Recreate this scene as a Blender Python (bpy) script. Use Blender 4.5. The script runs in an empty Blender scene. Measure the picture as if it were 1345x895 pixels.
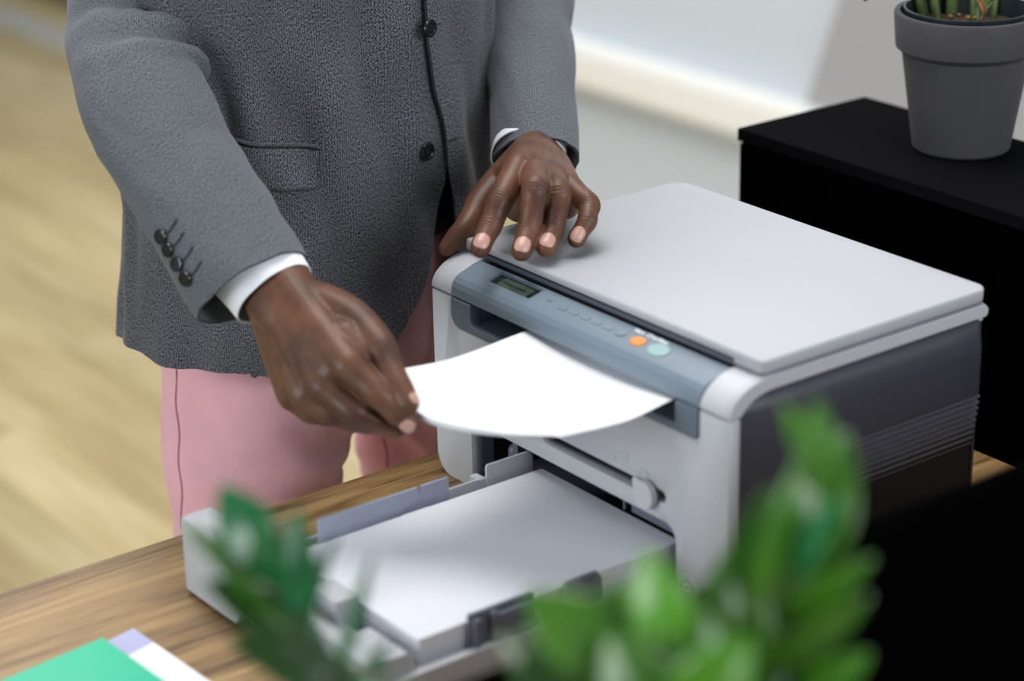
import bpy, bmesh, math, random
from mathutils import Vector, Matrix, noise
random.seed(7)
S = bpy.context.scene
COL = S.collection
V = Vector
DESK = 0.75                      # height of the desk top; helper coordinates are measured from it
T = V((0, 0, DESK))
# ------------------------------------------------------------------ camera
CP = V((1.6284, -1.1241, 0.9108)); YAW, PITCH, ROLL, FPX = -0.9293, 0.3755, -0.0208, 2973.85
fw = V((math.sin(YAW)*math.cos(PITCH), math.cos(YAW)*math.cos(PITCH), -math.sin(PITCH)))
r0 = V((math.cos(YAW), -math.sin(YAW), 0)); u0 = r0.cross(fw)
rt = r0*math.cos(ROLL)+u0*math.sin(ROLL); up = u0*math.cos(ROLL)-r0*math.sin(ROLL)
cd = bpy.data.cameras.new('camera'); cam = bpy.data.objects.new('camera', cd); COL.objects.link(cam)
cam.matrix_world = Matrix.Translation(CP+T) @ Matrix((rt, up, -fw)).transposed().to_4x4()
cd.sensor_width = 36; cd.lens = FPX/1345*36; cd.clip_start = .05; cd.clip_end = 60
cd.dof.use_dof = True; cd.dof.focus_distance = 2.12; cd.dof.aperture_fstop = 2.6
S.camera = cam
# ------------------------------------------------------------------ world, lamps, exposure
S.view_settings.view_transform = 'Standard'; S.view_settings.look = 'None'
S.view_settings.exposure = 0.0; S.view_settings.gamma = 1
w = bpy.data.worlds.new('world'); S.world = w; w.use_nodes = True
w.node_tree.nodes['Background'].inputs[0].default_value = (.80, .88, 1, 1)
w.node_tree.nodes['Background'].inputs[1].default_value = .34
def area(name, loc, target, sx, sy, power, col=(1, 1, 1)):
    l = bpy.data.lights.new(name, 'AREA'); l.shape = 'RECTANGLE'; l.size = sx; l.size_y = sy
    l.energy = power; l.color = col
    o = bpy.data.objects.new(name, l); COL.objects.link(o); o.location = V(loc)+T
    o.rotation_euler = (V(target)-V(loc)).to_track_quat('-Z', 'Y').to_euler()
    return o
area('ceiling_panel_lamp', (-.3, .2, 1.95), (-.1, .1, 0), 1.2, 1.2, 36, (1, .98, .95))
area('ceiling_panel_lamp', (-2.6, .6, 2.2), (-2.6, .9, -.7), 2.0, 2.0, 66, (1, .98, .95))
area('side_fill', (-.2, -3.6, .9), (-.1, 0, .0), 2.2, 1.4, 72, (.92, .97, 1))  # unseen soft fill from the front, lifts trousers and printer front
area('side_fill', (3.2, .6, 1.5), (.2, .1, .1), 1.8, 1.4, 60, (.95, .97, 1))  # added fill from the right, brightens the printer's side

# ------------------------------------------------------------------ helpers
def ray(px, py): return fw + rt*((px-672.5)/FPX) - up*((py-447.5)/FPX)
def at(px, py, x=None, y=None, z=None, d=None):
    "the point that the photograph shows at a pixel, on a plane x/y/z = const or at a depth"
    r = ray(px, py)
    t = d if d is not None else (x-CP.x)/r.x if x is not None else (y-CP.y)/r.y if y is not None else (z-CP.z)/r.z
    return CP + r*t
def reach(prev, px, py, L, far=True):
    r = ray(px, py).normalized(); m = prev-CP; b = m.dot(r); c = m.dot(m)-L*L; D = b*b-c
    t = b if D < 0 else b+(math.sqrt(D) if far else -math.sqrt(D))
    return CP+r*t
def setp(o, label=None, cat=None, group=None, kind=None):
    if label: o['label'] = label
    if cat: o['category'] = cat
    if group: o['group'] = group
    if kind: o['kind'] = kind
    return o
def empty(name, o, label=None, cat=None, group=None, kind=None):
    e = bpy.data.objects.new(name, None); COL.objects.link(e); e.location = V(o)+T; e.empty_display_size = .05
    return setp(e, label, cat, group, kind)
def org(o):
    l = V((0, 0, 0))
    while o: l += o.location; o = o.parent
    return l
class M:
    def __init__(s): s.v = []; s.f = []; s.uv = []
    def add(s, vs, fs, uv=None):
        n = len(s.v); s.v += [V(p) for p in vs]; s.f += [[i+n for i in f] for f in fs]
        s.uv += uv if uv else [(p[0]+p[1], p[2]) for p in vs]; return s
    def box(s, a, b):
        (x0, y0, z0), (x1, y1, z1) = a, b
        vs = [(x0,y0,z0),(x1,y0,z0),(x1,y1,z0),(x0,y1,z0),(x0,y0,z1),(x1,y0,z1),(x1,y1,z1),(x0,y1,z1)]
        return s.add(vs, [(3,2,1,0),(4,5,6,7),(0,1,5,4),(1,2,6,5),(2,3,7,6),(3,0,4,7)])
    def prism(s, pts, axis, a, b):
        "outline in the two other axes (in xyz order), extruded along axis"
        def mk(p, t): return {'x': (t, p[0], p[1]), 'y': (p[0], t, p[1]), 'z': (p[0], p[1], t)}[axis]
        n = len(pts); vs = [mk(p, a) for p in pts]+[mk(p, b) for p in pts]
        fs = [list(range(n)), list(range(2*n-1, n-1, -1))]+[(i, i+n, (i+1) % n+n, (i+1) % n) for i in range(n)]
        return s.add(vs, fs)
    def grid(s, fn, nu, nv):
        vs = []; uv = []
        for j in range(nv+1):
            for i in range(nu+1):
                r = fn(i/nu, j/nv)
                if len(r) == 2: vs.append(r[0]); uv.append(r[1])
                else: vs.append(r); uv.append((i/nu, j/nv))
        return s.add(vs, [(j*(nu+1)+i, j*(nu+1)+i+1, (j+1)*(nu+1)+i+1, (j+1)*(nu+1)+i) for j in range(nv) for i in range(nu)], uv)
    def tube(s, pts, rad, seg=16, sub=6, flat=1.0, nrm=None, caps=True, disp=None, a0=0):
        P, R = spline(pts, rad, sub); n = len(P); rings = []; L = 0; ref = V(nrm) if nrm is not None else None
        uv = []
        for i in range(n):
            t = (P[min(i+1, n-1)]-P[max(i-1, 0)]).normalized()
            if ref is None: ref = V((0, 0, 1)) if abs(t.z) < .9 else V((1, 0, 0))
            a = (ref-t*ref.dot(t)).normalized(); ref = a; b = t.cross(a)
            if i: L += (P[i]-P[i-1]).length
            for k in range(seg+1):
                th = 2*math.pi*k/seg+a0; rr = R[i]
                d = a*math.cos(th)*flat+b*math.sin(th)
                p = P[i]+d*rr
                if disp: p = p+d*disp(i/(n-1), th, p, L)
                rings.append(p); uv.append((k/seg*2*math.pi*R[n//2], L))
        fs = [(i*(seg+1)+k, i*(seg+1)+k+1, (i+1)*(seg+1)+k+1, (i+1)*(seg+1)+k) for i in range(n-1) for k in range(seg)]
        if caps:
            # rounded ends
            for e, i in ((0, 0), (1, n-1)):
                t = ((P[0]-P[1]) if e == 0 else (P[-1]-P[-2])).normalized()
                base = i*(seg+1); prev = list(range(base, base+seg+1))
                c = P[i]
                for q in (30, 60):
                    new = []
                    for k in range(seg+1):
                        o = rings[base+k]-c
                        rings.append(c+o*math.cos(math.radians(q))+t*R[i]*math.sin(math.radians(q))); uv.append(uv[base+k]); new.append(len(rings)-1)
                    for k in range(seg): fs.append((prev[k], prev[k+1], new[k+1], new[k]) if e else (prev[k+1], prev[k], new[k], new[k+1]))
                    prev = new
                rings.append(c+t*R[i]); uv.append((0, 0)); tip = len(rings)-1
                for k in range(seg): fs.append((prev[k], prev[k+1], tip) if e else (prev[k+1], prev[k], tip))
        return s.add(rings, fs, uv)
    def ball(s, c, r, ax=None, seg=20, ring=12):
        ax = ax or (V((1,0,0)), V((0,1,0)), V((0,0,1))); r = (r,)*3 if isinstance(r, (int, float)) else r
        return s.grid(lambda u, v: V(c)+ax[0]*r[0]*math.cos(u*2*math.pi)*math.sin(math.pi*v)+ax[1]*r[1]*math.sin(u*2*math.pi)*math.sin(math.pi*v)+ax[2]*r[2]*(-math.cos(math.pi*v)), seg, ring)
    def lathe(s, c, prof, seg=48):
        c = V(c); n = len(prof)
        return s.grid(lambda u, v: c+V((prof[round(v*(n-1))][0]*math.cos(2*math.pi*u), prof[round(v*(n-1))][0]*math.sin(2*math.pi*u), prof[round(v*(n-1))][1])), seg, n-1)
    def build(s, name, mat, parent=None, o=None, smooth=False, bevel=0, bseg=2, weld=True, solid=0, fix=True):
        root = org(parent)-T if parent else V(o) if o is not None else V((0, 0, 0))
        me = bpy.data.meshes.new(name); me.from_pydata([tuple(p-root) for p in s.v], [], s.f)
        ul = me.uv_layers.new(name='UVMap')
        for l in me.loops: ul.data[l.index].uv = s.uv[l.vertex_index]
        b = bmesh.new(); b.from_mesh(me)
        if weld: bmesh.ops.remove_doubles(b, verts=b.verts, dist=1e-5)
        if fix: bmesh.ops.recalc_face_normals(b, faces=b.faces)
        b.to_mesh(me); b.free()
        me.materials.append(mat)
        if mat.name in ('jacket_weave', 'sleeve_weave_lit') and solid: me.materials.append(EDGE)
        ob = bpy.data.objects.new(name, me); COL.objects.link(ob)
        if parent: ob.parent = parent
        else: ob.location = root+T
        if solid:
            m = ob.modifiers.new('thick', 'SOLIDIFY'); m.thickness = solid; m.offset = -1
            if len(me.materials) > 1: m.material_offset_rim = 1
            if smooth and len(me.vertices) > 3000 and not bevel:
                for p in me.polygons: p.use_smooth = True
                bake(ob); sharp(ob, 60); return ob
        if bevel:
            m = ob.modifiers.new('bevel', 'BEVEL'); m.width = bevel; m.segments = bseg; m.limit_method = 'ANGLE'; m.angle_limit = math.radians(40)
            m.harden_normals = True
        for p in me.polygons: p.use_smooth = True
        if not smooth:
            sharp(ob, 35)
        return ob
def sharp(ob, deg):
    me = ob.data; b = bmesh.new(); b.from_mesh(me)
    for e in b.edges: e.smooth = not (len(e.link_faces) == 2 and e.calc_face_angle(0) > math.radians(deg))
    b.to_mesh(me); b.free()
def spline(pts, rad, sub):
    if isinstance(rad, (int, float)): rad = [rad]*len(pts)
    P = [V(p) for p in pts]
    if sub <= 1 or len(P) < 2: return P, list(rad)
    oP = []; oR = []
    for i in range(len(P)-1):
        p0 = P[max(i-1, 0)]; p1 = P[i]; p2 = P[i+1]; p3 = P[min(i+2, len(P)-1)]
        q0 = rad[max(i-1, 0)]; q1 = rad[i]; q2 = rad[i+1]; q3 = rad[min(i+2, len(P)-1)]
        for k in range(sub):
            t = k/sub
            f = lambda a, b_, c, d: .5*((2*b_)+(c-a)*t+(2*a-5*b_+4*c-d)*t*t+(3*b_-a-3*c+d)*t**3)
            oP.append(f(p0, p1, p2, p3)); oR.append(f(q0, q1, q2, q3))
    oP.append(P[-1]); oR.append(rad[-1])
    return oP, oR
def bake(ob):
    "apply the modifiers of an object for good"
    dg = bpy.context.evaluated_depsgraph_get(); dg.update()
    me = bpy.data.meshes.new_from_object(ob.evaluated_get(dg)); ob.modifiers.clear(); ob.data = me
    return ob
def cut(ob, m):
    c = m.build('cutter', ob.data.materials[0], o=org(ob)-T); c.location = org(ob)
    md = ob.modifiers.new('cut', 'BOOLEAN'); md.operation = 'DIFFERENCE'; md.object = c; md.solver = 'EXACT'
    # cut before bevel
    bpy.context.view_layer.update()
    while ob.modifiers[0] != md: ob.modifiers.move(len(ob.modifiers)-1, 0)
    bv = [m_ for m_ in ob.modifiers if m_.type == 'BEVEL']
    for b_ in bv: b_.show_viewport = True
    bake(ob); bpy.data.objects.remove(c); sharp(ob, 35)
def remesh(ob, vox, it=6, fac=.5):
    m = ob.modifiers.new('r', 'REMESH'); m.mode = 'VOXEL'; m.voxel_size = vox; m.use_smooth_shade = True
    m = ob.modifiers.new('s', 'SMOOTH'); m.factor = fac; m.iterations = it
    bake(ob)
    for p in ob.data.polygons: p.use_smooth = True
    return ob
def smoothstep(a, b, x):
    t = min(1, max(0, (x-a)/(b-a))); return t*t*(3-2*t)
def arc(cx, cy, rx, ry, a0, a1, n=8):
    return [(cx+rx*math.cos(math.radians(a0+(a1-a0)*i/n)), cy+ry*math.sin(math.radians(a0+(a1-a0)*i/n))) for i in range(n+1)]
def rrect(x0, y0, x1, y1, r, n=5):
    return arc(x1-r, y1-r, r, r, 0, 90, n)+arc(x0+r, y1-r, r, r, 90, 180, n)+arc(x0+r, y0+r, r, r, 180, 270, n)+arc(x1-r, y0+r, r, r, 270, 360, n)

# ------------------------------------------------------------------ materials
def mat(name, col, rough=.5, metal=0, var=0, vscale=20, bump=0, bscale=200, spec=.5, stretch=None, col2=None, coords='Object', sheen=0, coat=0):
    m = bpy.data.materials.new(name); m.use_nodes = True; nt = m.node_tree; N = nt.nodes; L = nt.links
    b = N['Principled BSDF']; b.inputs['Roughness'].default_value = rough; b.inputs['Metallic'].default_value = metal
    b.inputs['Specular IOR Level'].default_value = spec; b.inputs['Base Color'].default_value = (*col, 1)
    b.inputs['Sheen Weight'].default_value = sheen; b.inputs['Coat Weight'].default_value = coat
    tc = N.new('ShaderNodeTexCoord'); mp = N.new('ShaderNodeMapping'); L.new(tc.outputs[coords], mp.inputs[0])
    if stretch: mp.inputs['Scale'].default_value = stretch
    if var or col2:
        n = N.new('ShaderNodeTexNoise'); n.inputs['Scale'].default_value = vscale; n.inputs['Detail'].default_value = 6
        L.new(mp.outputs[0], n.inputs['Vector'])
        rp = N.new('ShaderNodeValToRGB'); L.new(n.outputs[0], rp.inputs[0])
        c2 = col2 or tuple(c*(1-var) for c in col)
        rp.color_ramp.elements[0].position = .35; rp.color_ramp.elements[1].position = .65
        rp.color_ramp.elements[0].color = (*c2, 1); rp.color_ramp.elements[1].color = (*col, 1)
        L.new(rp.outputs[0], b.inputs['Base Color'])
    if bump:
        n2 = N.new('ShaderNodeTexNoise'); n2.inputs['Scale'].default_value = bscale; n2.inputs['Detail'].default_value = 4
        L.new(mp.outputs[0], n2.inputs['Vector'])
        bp = N.new('ShaderNodeBump'); bp.inputs['Strength'].default_value = bump; bp.inputs['Distance'].default_value = .002
        L.new(n2.outputs[0], bp.inputs['Height']); L.new(bp.outputs[0], b.inputs['Normal'])
    return m
def wood(name, c_lo, c_mid, c_hi, scale, rough, axis='y', rnd=0, ringy=1.0):
    m = bpy.data.materials.new(name); m.use_nodes = True; nt = m.node_tree; N = nt.nodes; L = nt.links
    b = N['Principled BSDF']; b.inputs['Roughness'].default_value = rough
    tc = N.new('ShaderNodeTexCoord'); mp = N.new('ShaderNodeMapping'); L.new(tc.outputs['Object'], mp.inputs[0])
    mp.inputs['Scale'].default_value = {'y': (scale, scale*.07, scale), 'x': (scale*.07, scale, scale)}[axis]
    oi = N.new('ShaderNodeObjectInfo')
    sc = N.new('ShaderNodeVectorMath'); sc.operation = 'SCALE'; sc.inputs[0].default_value = (17, 31, 5); L.new(oi.outputs['Random'], sc.inputs['Scale'])
    ad = N.new('ShaderNodeVectorMath'); L.new(mp.outputs[0], ad.inputs[0]); L.new(sc.outputs[0], ad.inputs[1])
    n = N.new('ShaderNodeTexNoise'); n.inputs['Scale'].default_value = 1; n.inputs['Detail'].default_value = 8; n.inputs['Roughness'].default_value = .62
    n.inputs['Distortion'].default_value = ringy; L.new(ad.outputs[0], n.inputs['Vector'])
    n2 = N.new('ShaderNodeTexNoise'); n2.inputs['Scale'].default_value = 6; n2.inputs['Detail'].default_value = 5; L.new(ad.outputs[0], n2.inputs['Vector'])
    mx = N.new('ShaderNodeMath'); mx.operation = 'MULTIPLY_ADD'; mx.inputs[1].default_value = .35
    L.new(n2.outputs[0], mx.inputs[0]); L.new(n.outputs[0], mx.inputs[2])
    rp = N.new('ShaderNodeValToRGB'); L.new(mx.outputs[0], rp.inputs[0]); e = rp.color_ramp.elements
    e[0].position = .52; e[0].color = (*c_lo, 1); e[1].position = .82; e[1].color = (*c_hi, 1)
    k = e.new(.66); k.color = (*c_mid, 1)
    hs = N.new('ShaderNodeHueSaturation'); mr = N.new('ShaderNodeMapRange'); L.new(oi.outputs['Random'], mr.inputs[0])
    mr.inputs[3].default_value = 1-rnd; mr.inputs[4].default_value = 1+rnd; L.new(mr.outputs[0], hs.inputs['Value'])
    L.new(rp.outputs[0], hs.inputs['Color']); L.new(hs.outputs[0], b.inputs['Base Color'])
    bp = N.new('ShaderNodeBump'); bp.inputs['Strength'].default_value = .15; bp.inputs['Distance'].default_value = .001
    L.new(mx.outputs[0], bp.inputs['Height']); L.new(bp.outputs[0], b.inputs['Normal'])
    return m
def tweed(name, dark, light, pu, pv, con=2.6):
    "fine basket weave worked from the cloth's own UV, in metres"
    m = bpy.data.materials.new(name); m.use_nodes = True; nt = m.node_tree; N = nt.nodes; L = nt.links
    b = N['Principled BSDF']; b.inputs['Roughness'].default_value = .9; b.inputs['Specular IOR Level'].default_value = .2
    b.inputs['Sheen Weight'].default_value = .15; b.inputs['Sheen Roughness'].default_value = .5
    uv = N.new('ShaderNodeUVMap'); sp = N.new('ShaderNodeSeparateXYZ'); L.new(uv.outputs[0], sp.inputs[0])
    def mth(op, a, b_=None, c=None):
        n = N.new('ShaderNodeMath'); n.operation = op
        for i, q in enumerate((a, b_, c)):
            if q is None: continue
            if isinstance(q, (int, float)): n.inputs[i].default_value = q
            else: L.new(q, n.inputs[i])
        return n.outputs[0]
    nz = N.new('ShaderNodeTexNoise'); nz.inputs['Scale'].default_value = 980; nz.inputs['Detail'].default_value = 1
    mpn = N.new('ShaderNodeMapping'); mpn.inputs['Scale'].default_value = (1, .5, 1); L.new(uv.outputs[0], mpn.inputs[0]); L.new(mpn.outputs[0], nz.inputs['Vector'])
    su = mth('SINE', mth('MULTIPLY', sp.outputs[0], 2*math.pi/pu)); sv = mth('SINE', mth('MULTIPLY', sp.outputs[1], 2*math.pi/pv))
    k = mth('ADD', mth('MULTIPLY', su, .13), mth('MULTIPLY', mth('MULTIPLY', su, sv), .22))
    k = mth('ADD', mth('ADD', k, .44), mth('MULTIPLY', mth('SUBTRACT', nz.outputs[0], .5), con))
    mx = N.new('ShaderNodeMix'); mx.data_type = 'RGBA'; mx.clamp_factor = True; L.new(k, mx.inputs['Factor'])
    mx.inputs['A'].default_value = (*dark, 1); mx.inputs['B'].default_value = (*light, 1)
    L.new(mx.outputs['Result'], b.inputs['Base Color'])
    bp = N.new('ShaderNodeBump'); bp.inputs['Strength'].default_value = .12; bp.inputs['Distance'].default_value = .0005
    L.new(k, bp.inputs['Height']); L.new(bp.outputs[0], b.inputs['Normal'])
    return m
PLA = mat('light_grey_plastic', (.50, .51, .53), .5, var=.06, vscale=6, bump=.05, bscale=900)
PLT = mat('lid_plastic', (.43, .44, .465), .48, var=.03, vscale=4, bump=.05, bscale=900)
PLW = mat('pale_plastic', (.54, .55, .575), .42)
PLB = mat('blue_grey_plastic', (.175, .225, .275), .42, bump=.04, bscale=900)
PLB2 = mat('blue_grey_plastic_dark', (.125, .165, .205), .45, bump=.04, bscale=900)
PLD = mat('charcoal_plastic', (.046, .047, .062), .5, bump=.06, bscale=900)
PLS = mat('slat_charcoal', (.12, .12, .145), .45)
PLG = mat('guide_blue_grey', (.30, .33, .42), .45)
PLG2 = mat('guide_dark_grey', (.12, .13, .17), .4)
GAPM = mat('groove_dark_blue', (.030, .040, .052), .5)
PLI = mat('inner_black', (.006, .006, .008), .6)
TRY = mat('tray_plastic', (.47, .48, .50), .5, var=.05, vscale=9)
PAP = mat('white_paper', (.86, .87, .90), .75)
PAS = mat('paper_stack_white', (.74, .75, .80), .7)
ORA = mat('orange_button', (.78, .235, .015), .35)
MNT = mat('pale_green_button', (.27, .42, .42), .4)
LCD = mat('lcd_green', (.018, .026, .022), .12, var=.5, vscale=80)
INK = mat('panel_print_white', (.85, .90, .93), .5)
WOODD = wood('desk_oak', (.085, .042, .015), (.25, .145, .055), (.42, .27, .11), 30, .45, 'y')
WOODF = wood('floor_laminate', (.36, .27, .12), (.47, .37, .185), (.58, .48, .27), 9, .42, 'x', rnd=.09, ringy=.4)
WALL = mat('wall_paint', (.57, .625, .68), .85, bump=.03, bscale=60)
DUCT = mat('duct_white', (.88, .88, .84), .5)
BLK = mat('black_lacquer', (.0012, .0012, .0015), .8, spec=.0); BLK.node_tree.nodes['Principled BSDF'].inputs['IOR'].default_value = 1.02
BLT = mat('black_lacquer_lit', (.0055, .0055, .0065), .7, spec=.03); BLT.node_tree.nodes['Principled BSDF'].inputs['IOR'].default_value = 1.12  # same black, paler: light on the cabinet top put into the colour
BRN = mat('dark_brown_board', (.010, .006, .004), .5)
POT = mat('pot_grey', (.050, .048, .053), .75, var=.12, vscale=30, bump=.2, bscale=500)
POTI = mat('inner_pot', (.010, .016, .022), .35)
SOIL = mat('potting_soil', (.030, .016, .010), .95, col2=(.09, .045, .025), vscale=180, bump=1, bscale=160)
GRN = mat('folder_green', (.0, .50, .28), .4)
LAV = mat('lavender_film', (.42, .43, .66), .3)
STEM = mat('plant_stem', (.07, .12, .025), .45, var=.4, vscale=60)
SHEA = mat('dry_sheath', (.42, .22, .08), .7, var=.4, vscale=120)
def leafmat(name, c, c2, rough=.3):
    m = mat(name, c, rough, col2=c2, vscale=9, coat=.25)
    b = m.node_tree.nodes['Principled BSDF']
    b.inputs['Transmission Weight'].default_value = 0
    b.inputs['Subsurface Weight'].default_value = .25; b.inputs['Subsurface Radius'].default_value = (.004, .01, .002)
    b.inputs['Subsurface Scale'].default_value = .3
    return m
LFD = leafmat('leaf_deep', (.026, .085, .004), (.012, .045, .003))
LFM = leafmat('leaf_mid', (.062, .185, .008), (.028, .10, .005))
LFB = leafmat('leaf_bright', (.115, .34, .018), (.05, .19, .009))
LFC = leafmat('leaf_cool', (.022, .20, .065), (.010, .11, .035), .25)
JAC = tweed('jacket_weave', (.008, .008, .012), (.190, .195, .216), .0025, .0033, 3.1)
JAS = tweed('sleeve_weave_lit', (.022, .024, .030), (.215, .228, .255), .0022, .0030, 1.7)  # jacket cloth made paler: top light on the sleeves is in the colour
EDGE = mat('jacket_edge', (.045, .047, .054), .9)
JIN = mat('jacket_lining', (.008, .008, .010), .5)
TRO = mat('pink_cotton', (.80, .43, .50), .85, var=.12, vscale=14, bump=.25, bscale=420, sheen=.1)
TROS = mat('trouser_stitch', (.25, .07, .10), .9)
CUF = mat('white_cotton', (.82, .83, .88), .8, bump=.1, bscale=500)
BTN = mat('black_button', (.008, .008, .009), .22)
SHO = mat('brown_leather', (.10, .045, .02), .4)
BLKC = mat('black_cloth', (.006, .006, .008), .9)
# skin: dark brown, darker in the creases of the knuckles, redder in the thin parts
SKIN = mat('skin', (.150, .060, .029), .50, spec=.4, col2=(.070, .027, .015), vscale=26, bump=.22, bscale=330, coat=.06)
SKIN.node_tree.nodes['Principled BSDF'].inputs['Subsurface Weight'].default_value = .12
SKIN.node_tree.nodes['Principled BSDF'].inputs['Subsurface Radius'].default_value = (.006, .002, .001)
SKIN.node_tree.nodes['Principled BSDF'].inputs['Subsurface Scale'].default_value = .5
NAIL = mat('finger_nail', (.50, .29, .23), .28, var=.05, vscale=120)
WHT = mat('eye_white', (.7, .7, .68), .2)

# ================================================================== SETTING
fl = M().box((-7, -4.0, -.80), (3.5, 2.12, -.765)).build('floor', WOODF, o=(0, 0, -.765)); setp(fl, 'pale laminate floor', None, None, 'structure')
# planks in view, each a piece of its own
pw, pl = .195, 1.28
base = M().box((0, 0, 0), (pl-.0015, pw-.0015, .015)).build('plank', WOODF, fl, bevel=.001)
base.location = (0, 0, 0)
me0 = base.data
me0.transform(Matrix.Translation(-org(base.parent)*0+V((0, 0, .765))))   # local to the floor origin
first = True
row = 0; y = -1.45
while y < 1.86:
    x = -6.2+(row*.47) % pl
    while x < .2:
        o = base if first else base.copy()
        if not first: COL.objects.link(o)
        o.parent = fl; o.location = (x, y, 0); first = False
        x += pl
    y += pw; row += 1
for o in fl.children:   # boards lie on the floor slab: top at floor level
    pass
zmin = min(v.co.z for v in me0.vertices); me0.transform(Matrix.Translation(V((0, 0, -zmin))))
wb = M().box((-7, 2.12, -.80), (3.5, 2.27, 2.1)).build('wall_back', WALL, o=(0, 2.12, -.75)); setp(wb, None, None, None, 'structure')
sk = M().box((-7, 2.098, -.75), (-4.45, 2.12, -.69)).build('dark_strip_back', BRN and mat('strip_olive', (.10, .075, .03), .5), o=(-3, 2.11, -.75), bevel=.003); setp(sk, None, None, None, 'structure')  # low dark olive strip along the foot of the far wall
ts = M().box((-7, 1.79, -.7502), (-3.9, 1.92, -.744)).build('trim_1', mat('threshold_metal', (.48, .47, .42), .45, metal=.2), o=(-5, 1.85, -.75), bevel=.002); setp(ts, None, None, None, 'structure')
bd_ = empty('wall_shade', (-.6, 2.1, -.36), 'slanted grey shade on the wall behind the plant pot, built as a thin panel', 'shade_panel')  # diagonal shade on the wall, built as a thin darker grey panel
M().prism([(-1.652, -.371), (.6, -.371), (.6, .5), (-1.335, .5)], 'y', 2.098, 2.112).build('shade_panel', mat('wall_shade_grey', (.36, .36, .375), .8), bd_, bevel=.004)
# cable duct on the wall
du = empty('cable_duct', (-2, 2.12, -.47), 'long white cable duct running along the grey wall behind the man', 'duct')
M().box((-7, 2.066, -.476), (1.5, 2.119, -.372)).build('duct_body', DUCT, du, bevel=.006)
M().box((-7, 2.058, -.462), (1.5, 2.066, -.386)).build('duct_cover', DUCT, du, bevel=.003)

# ================================================================== DESK
desk = empty('desk', (.33, -.5, -.75), 'oak office desk with a straight edge carrying the printer', 'desk')
M().box((-.034, -1.5, -.028), (.715, .428, 0)).build('desk_top', WOODD, desk, bevel=.0015)
for lx in (.02, .66):
    for ly in (-1.44, .37):
        M().box((lx-.025, ly-.025, -.75), (lx+.025, ly+.025, -.028)).build('leg', BLK, desk, bevel=.002)
# ================================================================== BLACK CABINET behind
cb = empty('storage_cabinet', (.4, .56, -.75), 'tall matte black cabinet behind the printer, carrying the grey plant pot', 'cabinet')
M().box((-.078, .474, -.75), (1.0, .644, .222)).build('cabinet_body', BLK, cb, bevel=.001)
M().box((-.079, .455, .222), (1.001, .645, .236)).build('cabinet_top', BLT, cb, bevel=.0012)
for i in range(3):
    M().box((-.076+i*.359, .456, -.70), (-.076+i*.359+.355, .474, .220)).build('cabinet_door', BLK, cb, bevel=.001)
# ================================================================== GREY POT with plant on cabinet
pc = at(1258, 193, z=.236); pc.x += .004
pp = empty('potted_plant', pc, 'grey round plant pot with thick green stems, standing on the black cabinet', 'plant')
H = .143
prof = [(.001, .001), (.047, .001), (.0495, .0035), (.0635, H-.045), (.0635, H-.042), (.0705, H-.036), (.0735, H-.002), (.0725, H), (.0675, H), (.066, H-.004), (.064, H-.03), (.001, H-.03)]
M().lathe(pc, prof, 72).build('pot', POT, pp)
prof = [(.055, H-.029), (.0635, H-.004), (.0640, H+.0035), (.0622, H+.004), (.0610, H), (.056, H-.025), (.001, H-.025)]
M().lathe(pc, prof, 64).build('inner_pot', POTI, pp)
sm = M().grid(lambda u, v: pc+V((.0565*v*math.cos(6.2832*u), .0565*v*math.sin(6.2832*u), H-.016+.004*noise.noise(V((u*9, v*6, 1))))), 60, 14)
sm.build('soil', SOIL, pp, smooth=True)
def leaf(base, tip, width, nrm, fold=.25, bend=.12, name='leaf', m=None, parent=None, nu=8, nv=14, sub=None, roll=0):
    base = V(base); tip = V(tip); ax = tip-base; L = ax.length; ax.normalize()
    side = ax.cross(V(nrm)).normalized(); n = side.cross(ax).normalized()
    if roll:
        q = Matrix.Rotation(roll, 3, ax); side = q @ side; n = q @ n
    ws = lambda v: width/2*(max(0, math.sin(math.pi*min(1, v**.85)))**.75)*(1-.25*v)+.0006
    def fn(u, v):
        s = (u-.5)*2; wv = ws(v)
        return base+ax*L*v+side*s*wv+n*(abs(s)*fold*wv+bend*L*math.sin(math.pi*v)*.6-.3*fold*wv*s*s)
    g = M().grid(fn, nu, nv)
    o = g.build(name, m, parent, smooth=True, fix=False, weld=False, solid=.0005)
    return o
rs = random.Random(3)
sp = [(1216, 28, 1196, -60, .0052), (1232, 26, 1215, -70, .0045), (1251, 24, 1254, -60, .0062), (1282, 30, 1279, -60, .005), (1303, 24, 1312, -60, .0045), (1318, 22, 1330, -50, .004), (1262, 16, 1268, -60, .0055)]
for k, (bx, by, tx, ty, r_) in enumerate(sp):
    b_ = at(bx, by, z=.236+H-.018); 
    t_ = at(tx, ty, d=(b_-CP).dot(fw)-.005+rs.uniform(-.01, .01)); top = b_+(t_-b_)*2.6+V((rs.uniform(-.02, .02), rs.uniform(-.02, .02), 0))
    st = M().tube([b_-V((0, 0, .006)), b_+(t_-b_)*.5, t_, (t_+top)/2, top], [r_*1.15, r_, r_*.85, r_*.6, r_*.3], 12, 5).build('stem', STEM, pp, smooth=True)
    for j in range(8):
        f = .30+j*.09; p = t_+(top-t_)*f; s = 1 if j % 2 else -1
        d_ = (rt*s*.8+V((0, 0, .55))+fw*rs.uniform(-.4, .4)).normalized()
        leaf(p, p+d_*.055, .022, -fw+V((0, 0, .3)), m=LFM, parent=st)
leaf(at(1288, 24, z=.236+H-.012), at(1279, -8, z=.236+H+.03), .010, -fw, m=SHEA, parent=pp, name='dry_sheath', fold=.5)
leaf(at(1296, 10, z=.236+H), at(1325, -14, z=.236+H+.02), .016, V((0, 0, 1)), m=LFM, parent=pp)
leaf(at(1290, 12, z=.236+H), at(1300, -20, z=.236+H+.02), .016, -fw, m=LFM, parent=pp)
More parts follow.
